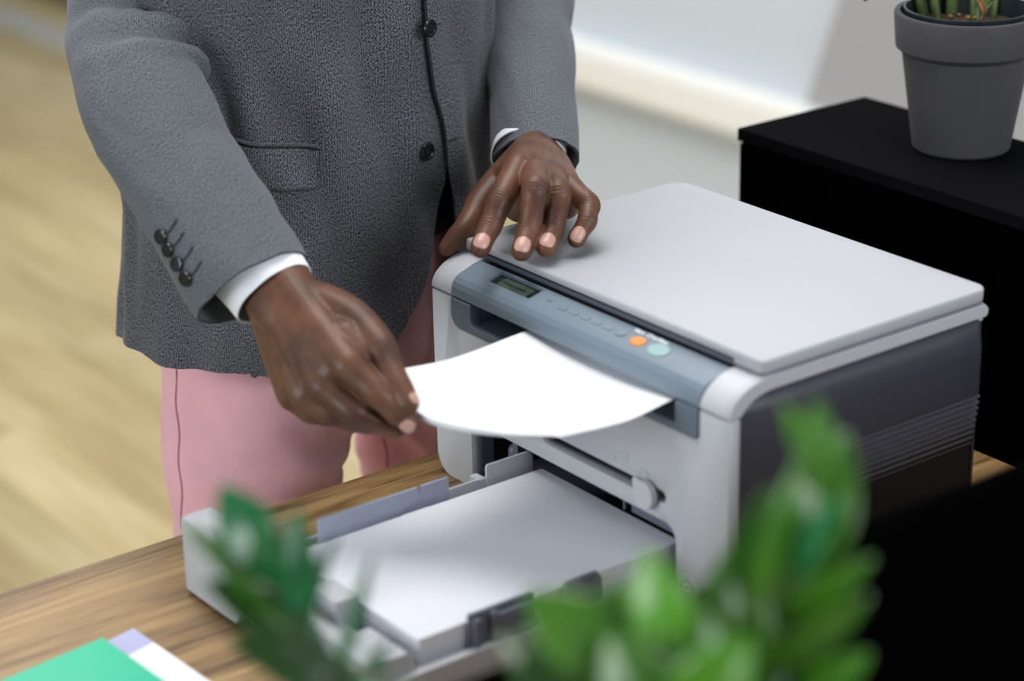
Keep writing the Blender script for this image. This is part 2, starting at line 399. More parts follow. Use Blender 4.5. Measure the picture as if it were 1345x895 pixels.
lp = at(1141, -22, d=2.24); bent = M().tube([pc+V((-.03, -.01, H-.02)), pc+V((-.05, -.02, H+.07)), (pc+V((-.05, -.02, H+.07))).lerp(lp, .6)+V((0, 0, .035)), lp+V((0, 0, .004))], [.004, .0032, .002, .0012], 10, 8).build('stem', STEM, pp, smooth=True)
leaf(lp+V((0, 0, .004)), at(1136, 2, d=2.235), .018, -fw, m=LFM, parent=bent)
for q_, s_ in ((.45, 1), (.6, -1), (.75, 1), (.88, -1)):
    b_ = (pc+V((-.05, -.02, H+.07))).lerp(lp, q_)+V((0, 0, .035*(1-abs(q_-.6)*2)))
    leaf(b_, b_+V((s_*.012, -s_*.016, .045)), .018, -fw, m=LFM, parent=bent)
for k in range(26):
    a = rs.uniform(0, 6.28); q = rs.uniform(.2, .95)*.052; p = pc+V((q*math.cos(a), q*math.sin(a), H-.0125))
    M().ball(p, (rs.uniform(.002, .0045), .002, .0016), seg=8, ring=5).build('bark_chip', SHEA if k % 3 else SOIL, pp, smooth=True)

# ================================================================== PRINTER
W, D, h1, HT = .409, .302, .187, .2145
pr = empty('printer', (0, 0, 0), 'light grey multifunction printer with blue-grey control panel and charcoal sides on the oak desk', 'printer')
x0o, x1o, zo = .057, .3455, .069            # cassette opening
nx0, nx1, nz = .0306, .3735, .158           # notch for the blue-grey bay
out = [(0.016, 0)]
out = arc(.022, .022, .022, .022, 270, 180, 8)
out += [(0, h1-.0008)] + [(nx0, h1-.0008)] + arc(nx0+.012, nz+.012, .012, .012, 180, 270, 6)
out += arc(nx1-.006, nz+.006, .006, .006, 270, 360, 5) + [(nx1, h1-.0008), (W, h1-.0008), (W, 0)]
out += [(x1o+.0015, 0)] + arc(x1o-.014, zo-.014, .014, .014, 0, 90, 6) + [(x0o, zo), (x0o, 0)]
ff = M().prism(out, 'y', 0, .013).build('front_cover', PLA, pr, bevel=.0018)
gx0, gx1, gz0, gz1 = .165, .3325, .0860, .0965
cut(ff, M().prism(arc(gx1-.0053, (gz0+gz1)/2, .0053, .0053, -90, 90, 8)+arc(gx0+.0053, (gz0+gz1)/2, .0053, .0053, 90, 270, 8), 'y', -.01, .02))
M().box((gx0-.006, .0128, gz0-.004), (gx1+.006, .0150, gz1+.004)).build('groove_back', PLI, ff)
kn = M()
kc = V((.3125, 0, .0895))
kn.prism([(kc.x+.0128*math.cos(t*.1309), kc.z+.0128*math.sin(t*.1309)) for t in range(48)], 'y', -.009, -.0015)
kn.prism([(kc.x+.0045*math.cos(t*.2618), kc.z+.0045*math.sin(t*.2618)) for t in range(24)], 'y', -.003, .0135)
kn.prism(rrect(kc.x-.019, kc.z+.000, kc.x-.004, kc.z+.010, .003), 'y', -.004, -.001)
setp(kn.build('slider_knob', PLW, ff, bevel=.0016, bseg=3), 'round white slider knob')
# moulded paper icons above the groove
ic = M()
for (ix, iz, a_, b_) in ((.262, .1085, .006, .001), (.2675, .1062, .001, .005), (.279, .1155, .008, .001), (.279, .1085, .008, .001), (.2835, .112, .001, .007), (.297, .1035, .006, .001), (.306, .1080, .007, .001), (.3095, .1045, .001, .007)):
    ic.box((ix-a_/2, -.0006, iz-b_/2), (ix+a_/2, .0005, iz+b_/2))
ic.build('moulded_icon', PLA, ff)
cm = M()
for k in range(24):
    a = k*math.pi/12; b_ = a+math.pi/12
    p = lambda r_, t: (.3615+r_*math.cos(t), .0200+r_*math.sin(t))
    cm.prism([p(.0062, a), p(.0070, a), p(.0070, b_), p(.0062, b_)], 'y', -.0004, .0005)
cm.prism([(.3590, .0195), (.3600, .0185), (.3640, .0210), (.3632, .0222)], 'y', -.0004, .0005)
cm.build('moulded_mark', PLG2, ff)
# blue-grey exit bay under the control panel
sx0, sx1, sz = .0605, .3445, .1655
bay = [(nx0+.0004, h1-.0012)] + arc(nx0+.0124, nz+.0124, .012, .012, 180, 270, 6) + arc(nx1-.0064, nz+.0064, .006, .006, 270, 360, 5) + [(nx1-.0004, h1-.0012), (sx1, h1-.0012), (sx1, sz)] + arc(sx0+.005, sz+.005, .005, .005, 270, 180, 4) + [(sx0, h1-.0012)]
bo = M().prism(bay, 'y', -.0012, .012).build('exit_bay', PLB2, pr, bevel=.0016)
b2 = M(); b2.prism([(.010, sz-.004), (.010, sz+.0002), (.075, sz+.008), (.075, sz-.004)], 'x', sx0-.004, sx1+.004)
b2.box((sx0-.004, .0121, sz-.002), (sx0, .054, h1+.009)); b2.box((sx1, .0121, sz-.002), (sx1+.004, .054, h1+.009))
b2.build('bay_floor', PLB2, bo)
M().box((sx0, .055, sz), (sx1, .06, h1+.02)).build('bay_back', PLI, bo)
rol = M()
for k in range(4): rol.tube([(sx0+.03+k*.072, .05, .183), (sx0+.05+k*.072, .05, .183)], .006, 14, 1)
rol.build('exit_roller', PLG2, bo)
# top shoulders and rims
oarc = arc(.045, h1+.0004, .045, HT-h1-.0004, 180, 90, 12)
iarc = arc(.050, h1-.006, .0375, .0135, 180, 90, 12)
sh = M(); ring_o = oarc+[(.052, HT), (.052, .185), (.012, .185), (.012, h1+.0004)]
sh.prism(ring_o, 'x', 0.0055, nx0); sh.build('shoulder', PLW, pr, bevel=.0012)
M().prism(ring_o, 'x', nx1, W-.0055).build('shoulder', PLW, pr, bevel=.0012)
def rim(xa, xb):
    g = M(); inner = [(.0128, h1-.006)]+iarc+[(D-.006, h1+.0075), (D-.006, .19)]
    pts = [(.0130, h1-.03)]
    # top band from the front curve to the back
    band = [(.0, h1+.0004)]+oarc[1:]+[(D-.004, HT), (D, HT-.004), (D, HT-.009), (D-.003, HT-.0115), (.050, HT-.0120)]+arc(.050, .180, .0385, .0225, 90, 161, 10)+[(.0118, h1+.0004)]
    g.prism(band, 'x', xa, xb)
    return g
rim(W-.006, W+.0005).build('side_rim', PLA, pr, bevel=.0010); rim(-.0005, .006).build('side_rim', PLA, pr, bevel=.0010)
M().box((.005, .050, .198), (W-.005, D-.001, HT-.0006)).build('top_deck', PLA, pr)
M().box((nx0, .0365, .192), (nx1, .056, .2085)).build('lid_gap', GAPM, pr); M().box((nx0, .0505, .2085), (nx1, .056, .2225)).build('lid_gap', GAPM, pr)
# charcoal side panels with bulge
def side(sgn):
    X = lambda d: (W-.0035+d) if sgn > 0 else (.0035-d)
    ys = [.0117, .0130, .0150, .020, .028, .038, .05, .07, .10, .13, .142, .143, .20, .26, D-.010, D-.004]
    def zt(y): 
        if y >= .050: return HT-.0123
        t = (.050-y)/.0385; t = min(1, t); return .180+.0220*math.sqrt(max(0, 1-t*t))
    zs = [0, .005, .030, .062, .0665, .100, .128, .1325, .145, .160, .172, .1745, .185, 1]
    def prof(y, z, i):
        end = smoothstep(.014, .050, y)
        bul = .0052*smoothstep(.200, .1755, z)*end if z > .1325 else .0052*end
        if y > .1425 and z < .132: bul = .0015-.0085*smoothstep(.132, .062, z)
        elif y <= .1425 and z < .1325: bul = .0052*end-.004*smoothstep(.13, .0, z)*end
        if y > D-.006: bul -= .003
        return bul
    g = M(); n = len(zs)
    def fn(u, v):
        y = ys[round(u*(len(ys)-1))]; i = round(v*(n-1)); top = zt(y); z = min(zs[i], top) if i < n-1 else top
        return V((X(prof(y, z, i)), y, z))
    g.grid(fn, len(ys)-1, n-1)
    return g
for sgn in (1, -1):
    o = side(sgn).build('side_panel', PLD, pr, solid=.002)
    b0 = M().box((0, 0, 0), (.0060, D-.005-.1435, .0024))
    for k in range(11):
        z = .1290-k*.0059; bul = .0015-.0085*smoothstep(.132, .062, z)
        X = W-.0035+bul+.0012 if sgn > 0 else .0035-bul-.0012-.006
        if k == 0:
            s0 = b0.build('vent_slat', PLS, o); s0.location = (X, .1435, z); s0.rotation_euler = (0, math.radians(12*sgn), 0); base_s = s0
        else:
            s1 = base_s.copy(); COL.objects.link(s1); s1.parent = o; s1.location = (X-(.006 if sgn > 0 else 0), .1435, z); s1.rotation_euler = (0, math.radians(12*sgn), 0)
            s1.location = (X-.0045 if sgn > 0 else X+.0035, .1435, z)
    base_s.location.x += -.0045 if sgn > 0 else .0035
pb = M(); pb.box((.004, D-.004, .0), (W-.006, D-.001, .20)).build('rear_panel', PLD, pr)
# inside: black mechanism behind the opening, leg cheeks
ins = M(); ins.box((.006, .0255, .002), (x0o, D-.006, .19)); ins.box((x1o, .0135, .002), (W-.006, D-.006, .155))
ins.box((x0o, .0155, zo+.002), (x1o, D-.006, .155)); ins.box((x0o, .17, .0), (x1o, D-.006, .08)); ins.box((x0o, .012, .0005), (x1o, .17, .003))
ins.build('inner_frame', PLI, pr)
M().box((.004, .0131, .0), (x0o, .0255, zo+.004)).build('leg_cheek', PLG2, pr)
mech = M(); mech.box((.272, .014, .052), (.335, .020, .066))
for a_, b_ in (((.08, .03, .028), (.088, .05, .060)), ((.26, .0145, .050), (.2625, .018, .067))): M().box(a_, b_).build('guide_pin', PLG2, pr, bevel=.0005)
M().tube([(.078, .034, .030), (.078, .034, .038)], .006, 14, 1).build('pickup_roller', PLG2, pr); mech.build('pickup_mechanism', PLG2, pr, bevel=.0008)
# control panel
cp_prof = [(.0004, h1+.0004), (.0010, .1955), (.0030, .2005), (.0070, .2045), (.0125, .2072), (.0350, .2128), (.0362, .2115), (.0362, .198), (.030, .185), (.012, .185), (.011, h1+.0004)]
cp = M().prism(cp_prof, 'x', nx0+.0003, nx1-.0003).build('control_panel', PLB, pr)
def pan(x, y, dz=0): return V((x, y, .2072+(y-.0125)*(.0056/.0225)+dz))
sharp(cp, 14)
def patch(m, x0, x1, y0, y1, d0, d1):
    vs = [pan(x0, y0, d0), pan(x1, y0, d0), pan(x1, y1, d0), pan(x0, y1, d0), pan(x0, y0, d1), pan(x1, y0, d1), pan(x1, y1, d1), pan(x0, y1, d1)]
    return m.add(vs, [(3,2,1,0),(4,5,6,7),(0,1,5,4),(1,2,6,5),(2,3,7,6),(3,0,4,7)])
cut(cp, patch(M(), .0665, .1290, .0155, .0325, -.0035, .005))
sharp(cp, 14)
dp = patch(M(), .0665, .1290, .0155, .0325, -.0036, -.0026).build('display', LCD, cp)
patch(M(), .076, .119, .0175, .0305, -.0026, -.0022).build('display_glass', mat('lcd_glass', (.10, .15, .11), .08, var=.4, vscale=60), dp)
dg_ = M()
for k in range(14): patch(dg_, .081+k*.0023, .0825+k*.0023, .0225, .0255, -.0022, -.0021)
dg_.build('display_digits', PLI, dp)
patch(M(), .1465, .1525, .0222, .0240, -.001, .0002).build('indicator_led', PLG2, cp)
def disc(m, x, y, rx, ry, d0, d1, n=32):
    a = [pan(x+rx*math.cos(2*math.pi*k/n), y+ry*math.sin(2*math.pi*k/n), d0) for k in range(n)]
    b_ = [pan(x+rx*math.cos(2*math.pi*k/n), y+ry*math.sin(2*math.pi*k/n), d1) for k in range(n)]
    return m.add(a+b_, [list(range(n-1, -1, -1)), list(range(n, 2*n))]+[(k, (k+1) % n, (k+1) % n+n, k+n) for k in range(n)])
for k in range(5):
    xx = .165+k*.0155
    gb = M(); patch(gb, xx, xx+.0105, .0185, .0190, -.001, .0006); patch(gb, xx+.0100, xx+.0105, .0185, .0240, -.001, .0006)
    patch(gb, xx, xx+.0103, .0188, .0242, -.001, .00035); gb.build('button', PLB, cp)
disc(M(), .2495, .0215, .0062, .0048, -.001, .0007).build('button', PLB2, cp); disc(M(), .2500, .0222, .0058, .0044, -.001, .0011).build('button', PLB, cp)
setp(disc(M(), .2730, .0205, .0082, .0060, -.001, .0012).build('button', ORA, cp, bevel=.0004), 'round orange button')
setp(disc(M(), .2995, .0205, .0115, .0080, -.001, .0012).build('button', MNT, cp, bevel=.0004), 'larger round pale green button')
def text(s, size, loc, xdir, ydir, m, parent, name, depth=.0001, bold=.02):
    c = bpy.data.curves.new(name, 'FONT'); c.body = s; c.size = size; c.extrude = depth; c.offset = bold*size*.3
    t = bpy.data.objects.new('t', c); COL.objects.link(t)
    dg = bpy.context.evaluated_depsgraph_get(); dg.update()
    me = bpy.data.meshes.new_from_object(t.evaluated_get(dg)); bpy.data.objects.remove(t)
    X = V(xdir).normalized(); Y = V(ydir).normalized(); Z = X.cross(Y)
    mt = Matrix((X, Y, Z)).transposed().to_4x4(); mt.translation = V(loc)-(org(parent)-T)
    me.transform(mt); me.materials.clear(); me.materials.append(m)
    o = bpy.data.objects.new(name, me); COL.objects.link(o); o.parent = parent; return o
text('Start  Clear/Stop', .0062, pan(.2560, .0300, .0004), (1, 0, 0), (0, .978, .209), INK, cp, 'panel_lettering', bold=.12)
# lid
lz0, lz1 = .2168, .2285
lo = rrect(.002, .0365, .4078, D+.0025, .012, 6)
lo = [p for p in lo if p[1] > .0365+.0121] 
lo = arc(.4078-.014, D+.0025-.014, .014, .014, 0, 90, 6)+arc(.002+.014, D+.0025-.014, .014, .014, 90, 180, 6)+[(.002, .0405), (.006, .0365), (.4038, .0365), (.4078, .0405)]
M().prism(lo, 'z', lz0, lz1).build('lid', PLT, pr, bevel=.0018, bseg=3)
cut(bpy.data.objects["lid"], M().box((.032, .03, lz0-.004), (.3735, .050, lz0+.0042)))
M().prism([(.006, .040), (.403, .040), (.403, D-.002), (.006, D-.002)], 'z', HT-.0006, lz0+.001).build('lid_seal', PLG2, pr)
# ---------------------------------------------------------------- paper tray
tr = M()
fx0, fx1, fy = .0670, .352, -.314
tp = [(fx0, .003), (fx0, .070), (fx0+.004, .073), (.100, .073), (.118, .060), (.345, .052), (fx1, .046), (fx1, .003), (.290, .003)]+[(.290-.012*k, .003+.017*math.sin(math.pi*min(1, k/10*.5)*1)) for k in range(1, 8)]+[(.160-.002*k, .020-.017*math.sin(math.pi*.5*k/6)) for k in range(1, 7)]
tray = M().prism(tp, 'y', fy, fy+.012).build('paper_tray', TRY, pr, bevel=.0025)
tb = M(); tb.box((fx0, fy+.011, .003), (fx0+.006, -.002, .014)); tb.box((fx1-.008, fy+.011, .003), (fx1, -.016, .030)); tb.box((fx0+.004, fy+.011, .003), (fx1-.004, -.002, .008))
tb.prism([(fx0+.0005, .004), (fx0+.0005, .0725), (.096, .0725), (.110, .062), (.120, .030), (.120, .004)], 'y', fy+.006, fy+.030)
tb.build('tray_bin', TRY, tray, bevel=.001)
M().box((x0o+.002, -.004, .003), (x1o-.002, .16, .010)).build('tray_inner', PLG2, tray)
g = M(); g.box((.138, -.222, .010), (.1415, -.086, .068)); g.box((.1415, -.222, .012), (.1445, -.214, .0695)); g.box((.1415, -.146, .012), (.1450, -.138, .066)); g.box((.1415, -.104, .012), (.1450, -.088, .0685)); g.box((.128, -.20, .010), (.138, -.10, .013))
g.box((.1413, -.134, .052), (.1418, -.126, .060)); gl = g.build('paper_guide', PLG, tray, bevel=.0008)
cut(gl, M().box((.13, -.137, .030), (.15, -.106, .0465)))
cut(gl, M().prism([(-.121, .07), (-.1175, .0605), (-.114, .07)], 'x', .13, .15))
setp(gl, 'blue-grey left paper guide')
g = M(); g.box((.1360, -.086, .010), (.1385, -.044, .0545)); g.prism([(-.0440, .010), (-.0440, .064), (-.0425, .0665), (.004, .0665), (.0085, .062), (.0085, .010)], 'x', .1375, .1400); g.box((.1250, -.052, .010), (.1390, -.044, .054))
g.build('tray_fence', TRY, tray, bevel=.0006)
g = M(); g.box((.3395, -.212, .008), (.3435, -.148, .058)); g.box((.3435, -.210, .010), (.3485, -.203, .054)); g.box((.3435, -.193, .010), (.3485, -.187, .056)); g.box((.3435, -.187, .044), (.3490, -.148, .053)); g.box((.3435, -.187, .030), (.3480, -.148, .036)); g.box((.3435, -.210, .014), (.3485, -.19, .022))
setp(g.build('paper_guide', PLG2, tray, bevel=.001), 'dark grey right paper guide')
setp(M().prism([(-.118, .008), (-.118, .050), (-.112, .0545), (-.082, .0545), (-.078, .048), (-.078, .008)], 'x', .3395, .3445).build('guide_tab', PLG2, tray, bevel=.001), 'dark grey tab on the right guide')
g = M(); g.box((.150, -.290, .010), (.335, -.276, .040)); g.box((.225, -.284, .010), (.262, -.262, .060)); g.prism([(-.30, .010), (-.30, .047), (-.272, .047), (-.262, .030), (-.262, .010)], 'x', .292, .345)
for k in range(5): g.box((.300+k*.008, -.262, .010), (.3025+k*.008, -.258, .036))
g.build('tray_stop', TRY, tray, bevel=.001)
# ---------------------------------------------------------------- paper stack, printed sheet
def stackz(y): return 0
ps = M()
nS = 10
for k in range(nS):
    j = random.uniform(-.0006, .0006); z0 = .011+k*.0039
    ps.box((.1475+j, -.2570+random.uniform(-.001, .001), z0), (.3375+j, .0125, z0+.0037))
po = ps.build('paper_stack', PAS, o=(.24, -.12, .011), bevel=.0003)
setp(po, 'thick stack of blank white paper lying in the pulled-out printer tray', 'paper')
# sheet: curves from the exit slot to the man's fingers
def bez(a, b_, c, d, t): return a*(1-t)**3+b_*3*t*(1-t)**2+c*3*t*t*(1-t)+d*t**3
E0 = V((.1400, .030, .1835)); E1 = V((.3405, .030, .1835))
cL = at(512, 487, x=.150); cP = at(549, 543, x=.205); cM = at(648, 567, x=.275); cR = at(737, 573.5, x=.345)
mL = at(592, 471, x=.149); mR = at(822, 553, x=.3450)
nearL = V((.1400, -.002, .1835)); nearR = V((.3405, -.002, .1835))
def crv(P, t):
    n = len(P)-1; i = min(int(t*n), n-1); f = t*n-i
    g0, g1, g2, g3 = P[max(i-1, 0)], P[i], P[i+1], P[min(i+2, n)]
    return .5*((2*g1)+(g2-g0)*f+(2*g0-5*g1+4*g2-g3)*f*f+(3*g1-g0-3*g2+g3)*f**3)
Lc = [E0, nearL, mL, cL]; Rc = [E1, nearR, mR, cR]; Fc = [cL, cP, cM, cR]
def sheet(u, v):
    b0 = E0.lerp(E1, u); f1 = crv(Fc, u); l = crv(Lc, v); r_ = crv(Rc, v)
    # Coons patch
    return (b0*(1-v)+f1*v)+(l*(1-u)+r_*u)-((E0*(1-u)+E1*u)*(1-v)+(cL*(1-u)+cR*u)*v)
def sheet2(u, v):
    if v <= .96: return sheet(u, v/.96)
    p = sheet(u, 1); k = (v-.96)/.04
    return p+V((0, .004, -.0075))*k*math.sin(math.pi*min(1, u*1.15))
so = M().grid(sheet2, 48, 50).build('printed_sheet', PAP, o=cP, smooth=True, solid=.00025)
setp(so, 'white sheet coming out of the printer, held at its corner by the man', 'paper')

# ================================================================== things on the desk at the lower left
fo = empty('folder', (.09, -.45, 0), 'bright green folder lying on the desk at the lower left corner', 'folder')
A = at(135, 838, z=.006); B = at(215, 895, z=.006); C0 = at(0, 895, z=.006)
dx = (B-A).normalized(); dyv = (C0-A).normalized()
def quad(a, u_, v_, z0, z1): return [(a.x, a.y), ((a+u_).x, (a+u_).y), ((a+u_+v_).x, (a+u_+v_).y), ((a+v_).x, (a+v_).y)]
M().prism(quad(A, dx*.25, dyv*.31, 0, 0), 'z', .0035, .0065).build('folder_cover', GRN, fo, bevel=.0008)
M().prism(quad(A+dx*.002+dyv*.002, dx*.246, dyv*.306, 0, 0), 'z', .0008, .0035).build('folder_pages', PAP, fo)
A2 = at(175, 825, z=.001)
bo_ = empty('brochure', A2, 'white leaflet with a lavender end sticking out from under the green folder', 'leaflet')
vv = (A-A2); vv.z = 0; vn = vv.normalized()
M().prism(quad(A2+dx*.032, dx*.22, vn*.20, 0, 0), 'z', .0001, .0007).build('leaflet_page', PAP, bo_)
M().prism(quad(A2, dx*.0318, vn*.20, 0, 0), 'z', .0001, .0007).build('leaflet_end', LAV, bo_)
# ================================================================== divider and second desk, foreground
dv = empty('desk_divider', (.71, -.2, 0), 'black desk divider panel standing at the right edge of the desk in the foreground', 'divider')
M().box((.700, -.60, .0), (.714, .42, .2545)).build('divider_panel', BLK, dv, bevel=.002)
M().box((.7142, .030, .0), (.735, .058, .235)).build('divider_post', BRN, dv, bevel=.002)
d2 = empty('desk', (1.1, -.5, -.75), 'black neighbouring desk in the foreground under the leafy plant', 'desk')
M().box((.740, -.95, -.028), (1.35, .3, 0)).build('desk_top', BLK, d2, bevel=.002)
for lx in (.78, 1.31):
    for ly in (-.91, .26): M().box((lx-.02, ly-.02, -.75), (lx+.02, ly+.02, -.028)).build('leg', BLK, d2)
# ---------------------------------------------------------------- foreground plant
fpc = V((.90, -.60, 0))
fp = empty('potted_plant', fpc, 'leafy green plant with glossy blurred leaves in the foreground before the printer', 'plant')
prof = [(.001, .001), (.050, .001), (.066, .10), (.072, .103), (.075, .128), (.070, .128), (.064, .11), (.001, .11)]
M().lathe(fpc, prof, 48).build('pot', POT, fp); M().lathe(fpc, [(.0645, .111), (.001, .114)], 40).build('soil', SOIL, fp)
def stem_(pts, r_): return M().tube(pts, [r_, r_*.85, r_*.6, r_*.4][:len(pts)] if len(pts) == 4 else r_, 10, 8).build('stem', STEM, fp, smooth=True)
dR, dC, dL = 1.12, 1.10, 1.24
sR = stem_([fpc+V((0.02, .01, .11)), at(940, 960, d=dR), at(1020, 770, d=dR), at(1075, 600, d=dR)], .0045)
sC = stem_([fpc+V((0, 0, .11)), at(860, 1040, d=dC), at(880, 930, d=dC), at(850, 800, d=dC)], .0045)
sL = stem_([fpc+V((-.02, 0, .11)), at(600, 990, d=dL-.05), at(430, 860, d=dL), at(300, 740, d=dL)], .0040)
def lf(bx, by, tx, ty, wpx, m, st, d, dd=0, roll=0, fold=.25, bend=.1):
    b_ = at(bx, by, d=d); t_ = at(tx, ty, d=d+dd)
    leaf(b_, t_, wpx*1.3*d/FPX, -fw+up*.25, fold, bend, 'leaf', m, st, roll=roll)
# right frond
for a in ((1062, 618, 1032, 532, 26, LFB, .01, .4), (1075, 650, 1074, 526, 44, LFM, 0, 0), (1048, 770, 1112, 568, 88, LFM, .012, -.3), (1000, 810, 1058, 590, 78, LFM, .0, .5),
          (975, 860, 1012, 640, 84, LFM, .02, .2), (955, 905, 975, 705, 88, LFM, .01, -.3), (1045, 760, 1106, 655, 46, LFC, -.02, -.9), (1035, 815, 1062, 690, 60, LFD, .03, .3),
          (1022, 812, 1147, 732, 38, LFM, -.01, .5), (1005, 880, 1142, 782, 44, LFM, -.02, .4), (1050, 915, 1142, 858, 46, LFB, -.02, .3), (940, 960, 1010, 800, 100, LFD, .03, 0)):
    lf(*a[:5], a[5], sR, dR, a[6], a[7])
# centre cluster
for a in ((872, 850, 848, 722, 70, LFB, .0, .2), (815, 885, 690, 778, 92, LFM, .01, .2), (850, 905, 800, 762, 90, LFM, .02, -.3), (905, 910, 870, 775, 90, LFM, .03, .3),
          (900, 960, 985, 838, 96, LFB, -.03, -.1), (800, 940, 655, 835, 92, LFD, .03, .3), (760, 960, 690, 850, 90, LFD, .01, 0), (860, 980, 800, 830, 110, LFM, -.01, .2), (930, 950, 925, 800, 80, LFM, .0, -.4), (820, 985, 745, 880, 90, LFD, 0, .1)):
    lf(*a[:5], a[5], sC, dC, a[6], a[7])
# left frond
for a in ((352, 752, 290, 636, 66, LFC, .0, .3), (366, 775, 342, 690, 44, LFC, -.02, -.6), (392, 815, 388, 668, 44, LFC, .0, .2), (398, 868, 444, 700, 38, LFC, .01, -.9),
          (405, 840, 240, 690, 52, LFM, .01, .6), (430, 860, 268, 762, 62, LFD, .0, .3), (470, 910, 300, 838, 58, LFD, -.01, .2), (440, 900, 490, 728, 15, LFC, -.01, .1), (468, 925, 512, 842, 22, LFC, 0, -.3), (430, 905, 350, 790, 60, LFM, .02, 0)):
    lf(*a[:5], a[5], sL, dL, a[6], a[7])

# ================================================================== MAN
PS = math.radians(12); F_ = V((math.cos(PS), math.sin(PS), 0)); L_ = V((-math.sin(PS), math.cos(PS), 0))
def lerp_tab(tab, z):
    if z <= tab[0][0]: return tab[0][1:]
    for (a, b_) in zip(tab, tab[1:]):
        if z <= b_[0]:
            t = (z-a[0])/(b_[0]-a[0]); t = t*t*(3-2*t)*.5+t*.5
            return tuple(p+(q-p)*t for p, q in zip(a[1:], b_[1:]))
    return tab[-1][1:]
#           z     cx     cy    a     b
TAB = [(-.10, -.262, .030, .217, .142), (.05, -.262, .030, .214, .140), (.20, -.262, .034, .203, .134), (.33, -.265, .036, .205, .136), (.48, -.27, .038, .214, .138), (.58, -.27, .040, .210, .128), (.65, -.28, .040, .175, .102), (.70, -.29, .040, .095, .070), (.72, -.29, .04, .06, .055)]
def torso(th, z, off=0.0):
    cx, cy, a, b_ = lerp_tab(TAB, z); a += off; b_ += off; n = 2/2.3
    c, s = math.cos(th), math.sin(th)
    return V((cx, cy, z))+F_*b_*math.copysign(abs(c)**n, c)+L_*a*math.copysign(abs(s)**n, s)
def hit(px, py, off=0.0):
    r = ray(px, py); t = 1.7
    while t < 2.9:
        p = CP+r*t; cx, cy, a, b_ = lerp_tab(TAB, p.z); q = p-V((cx, cy, p.z)); f = q.dot(F_)/(b_+off); l = q.dot(L_)/(a+off)
        if abs(f)**2.3+abs(l)**2.3 < 1:
            n = 2.3/2; return math.atan2(math.copysign(abs(l)**n, l), math.copysign(abs(f)**n, f)), p.z
        t += .001
    return None
man = empty('person', (-.27, .03, -.75), 'standing person in a grey tweed jacket and pink trousers taking a sheet from the printer', 'person')
def fold(th, z):
    d = 0
    # soft pulls that run from the closed button out to the sides, and hanging folds
    d += .0035*math.sin(14*th+18*z+3*noise.noise(V((th*1.5, z*4, 2))))*smoothstep(.0, .25, z)
    d += .011*noise.noise(V((th*1.8, z*6, 5)))+.006*noise.noise(V((th*5+z*10, z*9-th*4, 9)))
    return d
ZT = .70
def edge_fn(pix, off):
    pts = []
    for p in pix:
        h = hit(*p, off)
        if h: pts.append((h[1], h[0]))
    pts.sort()
    def f(z):
        if z <= pts[0][0]: return pts[0][1]
        for a, b_ in zip(pts, pts[1:]):
            if z <= b_[0]: return a[1]+(b_[1]-a[1])*(z-a[0])/max(1e-6, b_[0]-a[0])
        return pts[-1][1]
    return f, pts[0][0]
eR, zR = edge_fn([(556, -60), (554, 0), (558, 60), (571, 150), (578, 185), (579, 240), (573, 290), (562, 335), (547, 385), (530, 430), (512, 460), (490, 484), (462, 497)], .004)
eL, zL = edge_fn([(553, -60), (552, 0), (556, 60), (567, 120), (576, 160), (583, 215), (590, 255), (598, 310), (606, 350)], .012)
zh_f = hit(355, 499, .004)[1]; zh_l = hit(206, 470, .004)[1]
thr = hit(206, 470, .004)[0]; thf = hit(355, 499, .004)[0]
def hem(th):
    t = min(1, max(0, (thf-th)/(thf-thr))); return zh_f+(zh_l-zh_f)*t+.002*math.sin(th*9)
def jr(u, v):
    z = ZT+(zR-ZT)*v
    e = eR(z); th = -3.3+(e+3.3)*u
    h = hem(th); z = ZT+(min(zR, h) if False else h-ZT if False else (h+(zR-h)*smoothstep(thf, thf+.25, th))-ZT)*v
    e = eR(z); th = -3.3+(e+3.3)*u
    flare = .010*smoothstep(.15, -.02, z)
    return torso(th, z, .004+flare*.6+fold(th, z)), (th*.19, z)
def jl(u, v):
    z = ZT+(zh_f-ZT)*v; e = eL(z); th = e+(2.99-e)*u
    return torso(th, z, .0125-.004*u+.006*smoothstep(.15, -.02, z)+fold(th, z)), (th*.19+.0007, z)
jac = M().grid(jr, 220, 200).build('jacket', JAC, man, smooth=True, fix=False, weld=False, solid=.0035)
M().grid(jl, 160, 180).build('jacket_front_panel', JAC, jac, smooth=True, fix=False, weld=False, solid=.0035)
def surf(px, py, off):
    h = hit(px, py, off); th, z = h; p = torso(th, z, off); n = (torso(th+.01, z, off)-torso(th-.01, z, off)).cross(V((0, 0, 1))).normalized()
    return p, n
# pocket flap with its piped edge
def flap(u, v):
    tl, tr_ = hit(290, 187, .012), hit(417, 197, .012); bl, br = hit(290, 238, .012), hit(413, 247, .012)
    th = (tl[0]*(1-u)+tr_[0]*u)*(1-v)+(bl[0]*(1-u)+br[0]*u)*v; z = (tl[1]*(1-u)+tr_[1]*u)*(1-v)+(bl[1]*(1-u)+br[1]*u)*v
    return torso(th, z, .0095+fold(th, z)+.0035*v), (th*.19, z)
M().grid(flap, 40, 14).build('pocket_flap', JAC, jac, smooth=True, fix=False, weld=False, solid=.002)
pi = M()
pts = [];
for k in range(14):
    u = k/13; a = flap(u, 0)[0]; pts.append(a+V((.0005, -.0005, .0036)))
pi.tube(pts, .0017, 8, 2); pi.build('pocket_piping', JAC, jac, smooth=True)
pi = M(); pi.tube([p-V((0, 0, .0030))+F_*.0012 for p in pts], .0006, 6, 2); pi.build('pocket_stitch', BLKC, jac, smooth=True)
